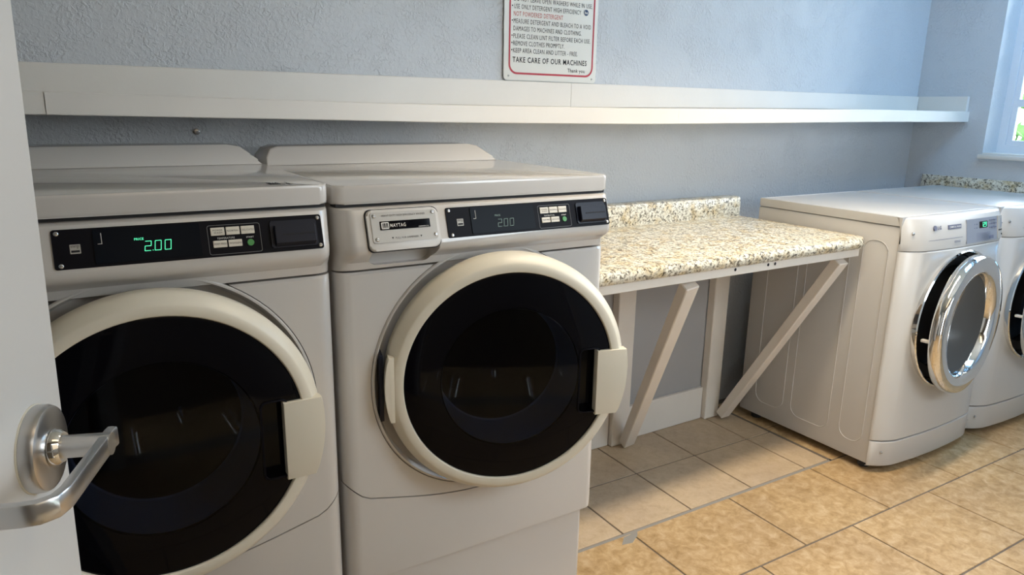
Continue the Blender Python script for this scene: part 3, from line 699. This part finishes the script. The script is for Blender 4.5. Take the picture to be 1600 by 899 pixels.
# ------------------------------------------------------------------ chrome-ring machines (two of them, right)
def dryer():
    W = .678; Dp = .682; root = thing('washing_machine', '', 'washing machine')
    plan = [(0, .045), (.004, .038), (.030, .018), (.060, .004), (.085, -.003), (.12, -.007), (.22, -.014), (.342, -.017), (.464, -.014), (.564, -.007), (.599, -.003), (.624, .004), (.654, .018), (.6745, .038), (W, .045)]
    bm = NB(); box(bm, .003, W - .003, .052, Dp, .032, .960, bev=.006)
    cab = obj('cabinet', bm, m_lgwhite, root)
    bm = NB(); lathe(bm, [(0, -.2), (.261, -.2), (.261, .42), (0, .42)], .342, 0, .588, n=72); boolean(cab, [obj('cut', bm, m_lgwhite, smooth=0)])
    # pressed ribs on both sides
    for sx in (-1, 1):
        bm = NB(); xx = .0022 if sx < 0 else W - .0022
        for (a, b, z0_, z1_) in ((.085, .185, .10, .90), (.235, .415, .10, .88), (.455, .60, .10, .88)):
            pts = rrect(a, b, z0_, z1_, .045, 6); pts.append(pts[0]); tube(bm, [(xx, p, q) for p, q in pts], .0017, 8)
        obj('side_rib', bm, m_lgwhite, root)
    for a, b in ((.05, .09), (W - .05, .09), (.05, .62), (W - .05, .62)):
        bm = NB(); lathe_feet(bm, a, b)
        for v in bm.verts: v.co.z = v.co.z * 2.0
        obj('foot', bm, m_rubber, root)
    # top: flat plate with raised rim
    bm = NB(); prism(bm, rrect(0, W, .050, Dp, .010), .962, .9945, axis='z', bev=.005, seg=3); tp = obj('top_panel', bm, m_lgwhite, root)
    bm = NB(); pts = rrect(.012, W - .012, .062, Dp - .012, .012, 4); pts.append(pts[0]); tube(bm, [(a, b, .9940) for a, b in pts], .0018, 6); obj('top_rim', bm, m_lgwhite, tp)
    # control housing
    bm = NB(); loft(bm, [(-.002, .874), (0, .876), (0, .900), (-.010, .960), (-.022, .9890), (-.030, .9935)], W, 0, .0495, plan=plan); ch = obj('control_housing', bm, m_lgwhite, root)
    bm = NB(); loft(bm, [(-.006, .1345), (0, .138), (0, .868), (-.003, .872)], W, 0, .0515, plan=plan); fp = obj('front_panel', bm, m_lgwhite, root)
    bm = NB(); lathe(bm, [(0, -.2), (.2600, -.2), (.2600, .2), (0, .2)], .342, 0, .588, n=96); boolean(fp, [obj('cut', bm, m_lgwhite, smooth=0)])
    bm = NB(); loft(bm, [(-.012, .026), (-.003, .030), (0, .036), (0, .128), (-.004, .131)], W, 0, .0515, plan=plan); kp = obj('kick_panel', bm, m_lgwhite, root)
    for x in (.030, W - .030):
        screw('panel_screw', x, .015, .088, .006, kp); screw('panel_screw', x, .020, .938, .006, ch)
    # chrome trim around the opening, dark gasket, drum
    bm = NB(); lathe(bm, [(.2450, .030), (.2480, .006), (.2560, -.012), (.2620, -.022), (.267, -.024), (.271, -.020), (.271, -.004), (.266, .000), (.2600, .004), (.2590, .030)], .342, 0, .588, n=128, closed=True); obj('opening_trim', bm, m_chrome, root)
    bm = NB(); lathe(bm, [(.2445, .012), (.232, .014), (.205, .024), (.198, .040), (.205, .060), (.2585, .06), (.2585, .032), (.2445, .032)], .342, 0, .588, n=96, closed=True); obj('rubber_gasket', bm, m_rubber, root)
    bm = NB(); lathe(bm, [(.205, .062), (.240, .080), (.240, .38), (0, .38)], .342, 0, .588, n=72); obj('drum', bm, m_steel, root)
    # door: chrome ring, its glass
    d = NB(); lathe(d, [(.192, .042), (.197, .014), (.203, .005), (.212, .001), (.252, -.001), (.261, .002), (.2665, .010), (.2685, .022), (.2675, .038), (.262, .045), (.204, .047)], n=160, closed=True)
    D = obj('door', d, m_chrome, root, loc=(.3232, -.094, .583), rot=(0, 0, .105))
    g = NB(); lathe(g, [(.1965, .034), (.15, .048), (.08, .056), (0, .059), ], n=96); obj('door_glass', g, m_lggrey, D)
    g = NB(); lathe(g, [(.199, .060), (.185, .075), (.12, .10), (0, .11)], n=72); obj('inner_bowl', g, m_slate, D)
    b = NB(); box(b, -.262, -.243, .045, .072, -.032, -.022, bev=.002); obj('latch_hook', b, m_white_plastic, D)
    b = NB(); box(b, .236, .266, .040, .072, -.06, .06, bev=.003); obj('door_hinge', b, m_steel, D)
    # control face plane
    ang = math.atan2(.010, .060)
    T = Matrix.Translation((0, 0.0, .900)) @ Matrix.Rotation(-ang, 4, 'X')
    def yf(x):
        for (a, b), (c, e) in zip(plan[:-1], plan[1:]):
            if a <= x <= c: return b + (e - b) * (x - a) / (c - a)
        return 0
    def plate(x0, x1, z0_, z1_, d0, d1, n=8):
        """thin plate following the bowed front, z measured from the lower edge of the tilted face"""
        bm = NB(); rows = []
        for i in range(n + 1):
            x = x0 + (x1 - x0) * i / n; y = yf(x)
            rows.append([bm.verts.new(T @ Vector((x, y - d, z))) for d, z in ((d0, z0_), (d1, z0_), (d1, z1_), (d0, z1_))])
        for A, B in zip(rows[:-1], rows[1:]):
            for k in range(4): bm.faces.new((A[k], A[(k + 1) % 4], B[(k + 1) % 4], B[k]))
        bm.faces.new(rows[0]); bm.faces.new(rows[-1][::-1]); return bm
    lp = obj('control_overlay', plate(.325, .566, -.018, .072, -.002, .0016), m_lcdpanel, ch)
    ds = obj('display_window', plate(.418, .480, .034, .059, .001, .0024), m_black, lp)
    bm = NB(); Td = T @ Matrix.Translation((0, yf(.45) - .0026, 0)); digits_bm(bm, '729', .4350, .0385, .0080, .0160, .0048, Td, 0, t=.0022); obj('display_digits', bm, m_led, ds, smooth=0)
    bm = NB()
    for r_ in range(7):
        z = -.012 + r_ * .0052; box(bm, .338, .338 + (.16 if r_ < 6 else .05), yf(.42) - .0022, yf(.42) - .0004, z, z + .0011, T=T)
    for k in range(4):
        for q in range(2): box(bm, .340 + k * .018, .349 + k * .018, yf(.40) - .0021, yf(.40) - .0004, .034 + q * .014, .038 + q * .014, T=T)
    for k in range(3):
        for q in range(3): box(bm, .495 + k * .021, .509 + k * .021, yf(.50) - .0030, yf(.53) - .0004, .030 + q * .014, .034 + q * .014, T=T)
    box(bm, .500, .528, yf(.50) - .0030, yf(.5) - .0004, -.011, .001, T=T)
    obj('overlay_print', bm, m_lcdline, lp, smooth=0)
    # brand mark and name strip
    bm = NB(); y_ = yf(.15)
    lathe(bm, [(0, -.0008), (.0095, -.0008), (.0095, .003)], .128, y_ - .001, .054, n=24); bmesh.ops.transform(bm, matrix=T, verts=bm.verts)
    text_bm(bm, 'LG', .142, .167, .047, .061, T=T @ Matrix.Translation((0, y_ - .0018, 0)), bold=.03); obj('brand_mark', bm, m_lcdline, ch, smooth=0)
    ns = obj('name_strip', plate(.205, .290, .044, .060, -.002, .0012), m_lcdline, ch)
    bm = NB(); text_bm(bm, 'COMMERCIAL WASHER', .209, .286, .0485, .0555, T=T @ Matrix.Translation((0, yf(.25) - .0026, 0)), bold=.02); obj('strip_lettering', bm, m_white_ink, ns, smooth=0)
    obj('soap_drawer_seam', plate(.095, .300, .010, .0112, -.002, .0006), m_lcdline, ch)
    bm = NB()
    for z in (-.002, -.006): box(bm, .245, .285, yf(.27) - .0012, yf(.27), z, z + .0012, T=T)
    obj('drawer_print', bm, m_lcdline, ch, smooth=0)
    cr = obj('card_reader', plate(.572, .648, -.016, .072, -.002, .0026), m_silver, ch)
    obj('card_slot', plate(.580, .640, .014, .019, .002, .0034), m_ink, cr)
    obj('reader_sticker', plate(.598, .628, .026, .062, .002, .0031), m_lcdpanel, cr)
    bm = NB(); lathe(bm, [(0, -.002), (.003, -.0018), (.0034, 0)], .612, yf(.612) - .003, -.001, n=16); bmesh.ops.transform(bm, matrix=T, verts=bm.verts); obj('reader_lamp', bm, m_ink, cr)
    return root
g1 = dryer()
g2 = copy_tree(g1)
g1.location = (2.0735, -.7907, 0); g1.rotation_euler = (0, 0, -.012)
g2.location = (2.0735 + .684, -.8005, 0); g2.rotation_euler = (0, 0, -.012)
g1['label'] = 'white machine with chrome ring door, touching the right end of the folding counter'
g2['label'] = 'white machine with chrome ring door at the right picture edge, only partly in frame'
for o in (g1, g2): o['group'] = 'machines with chrome ring doors'
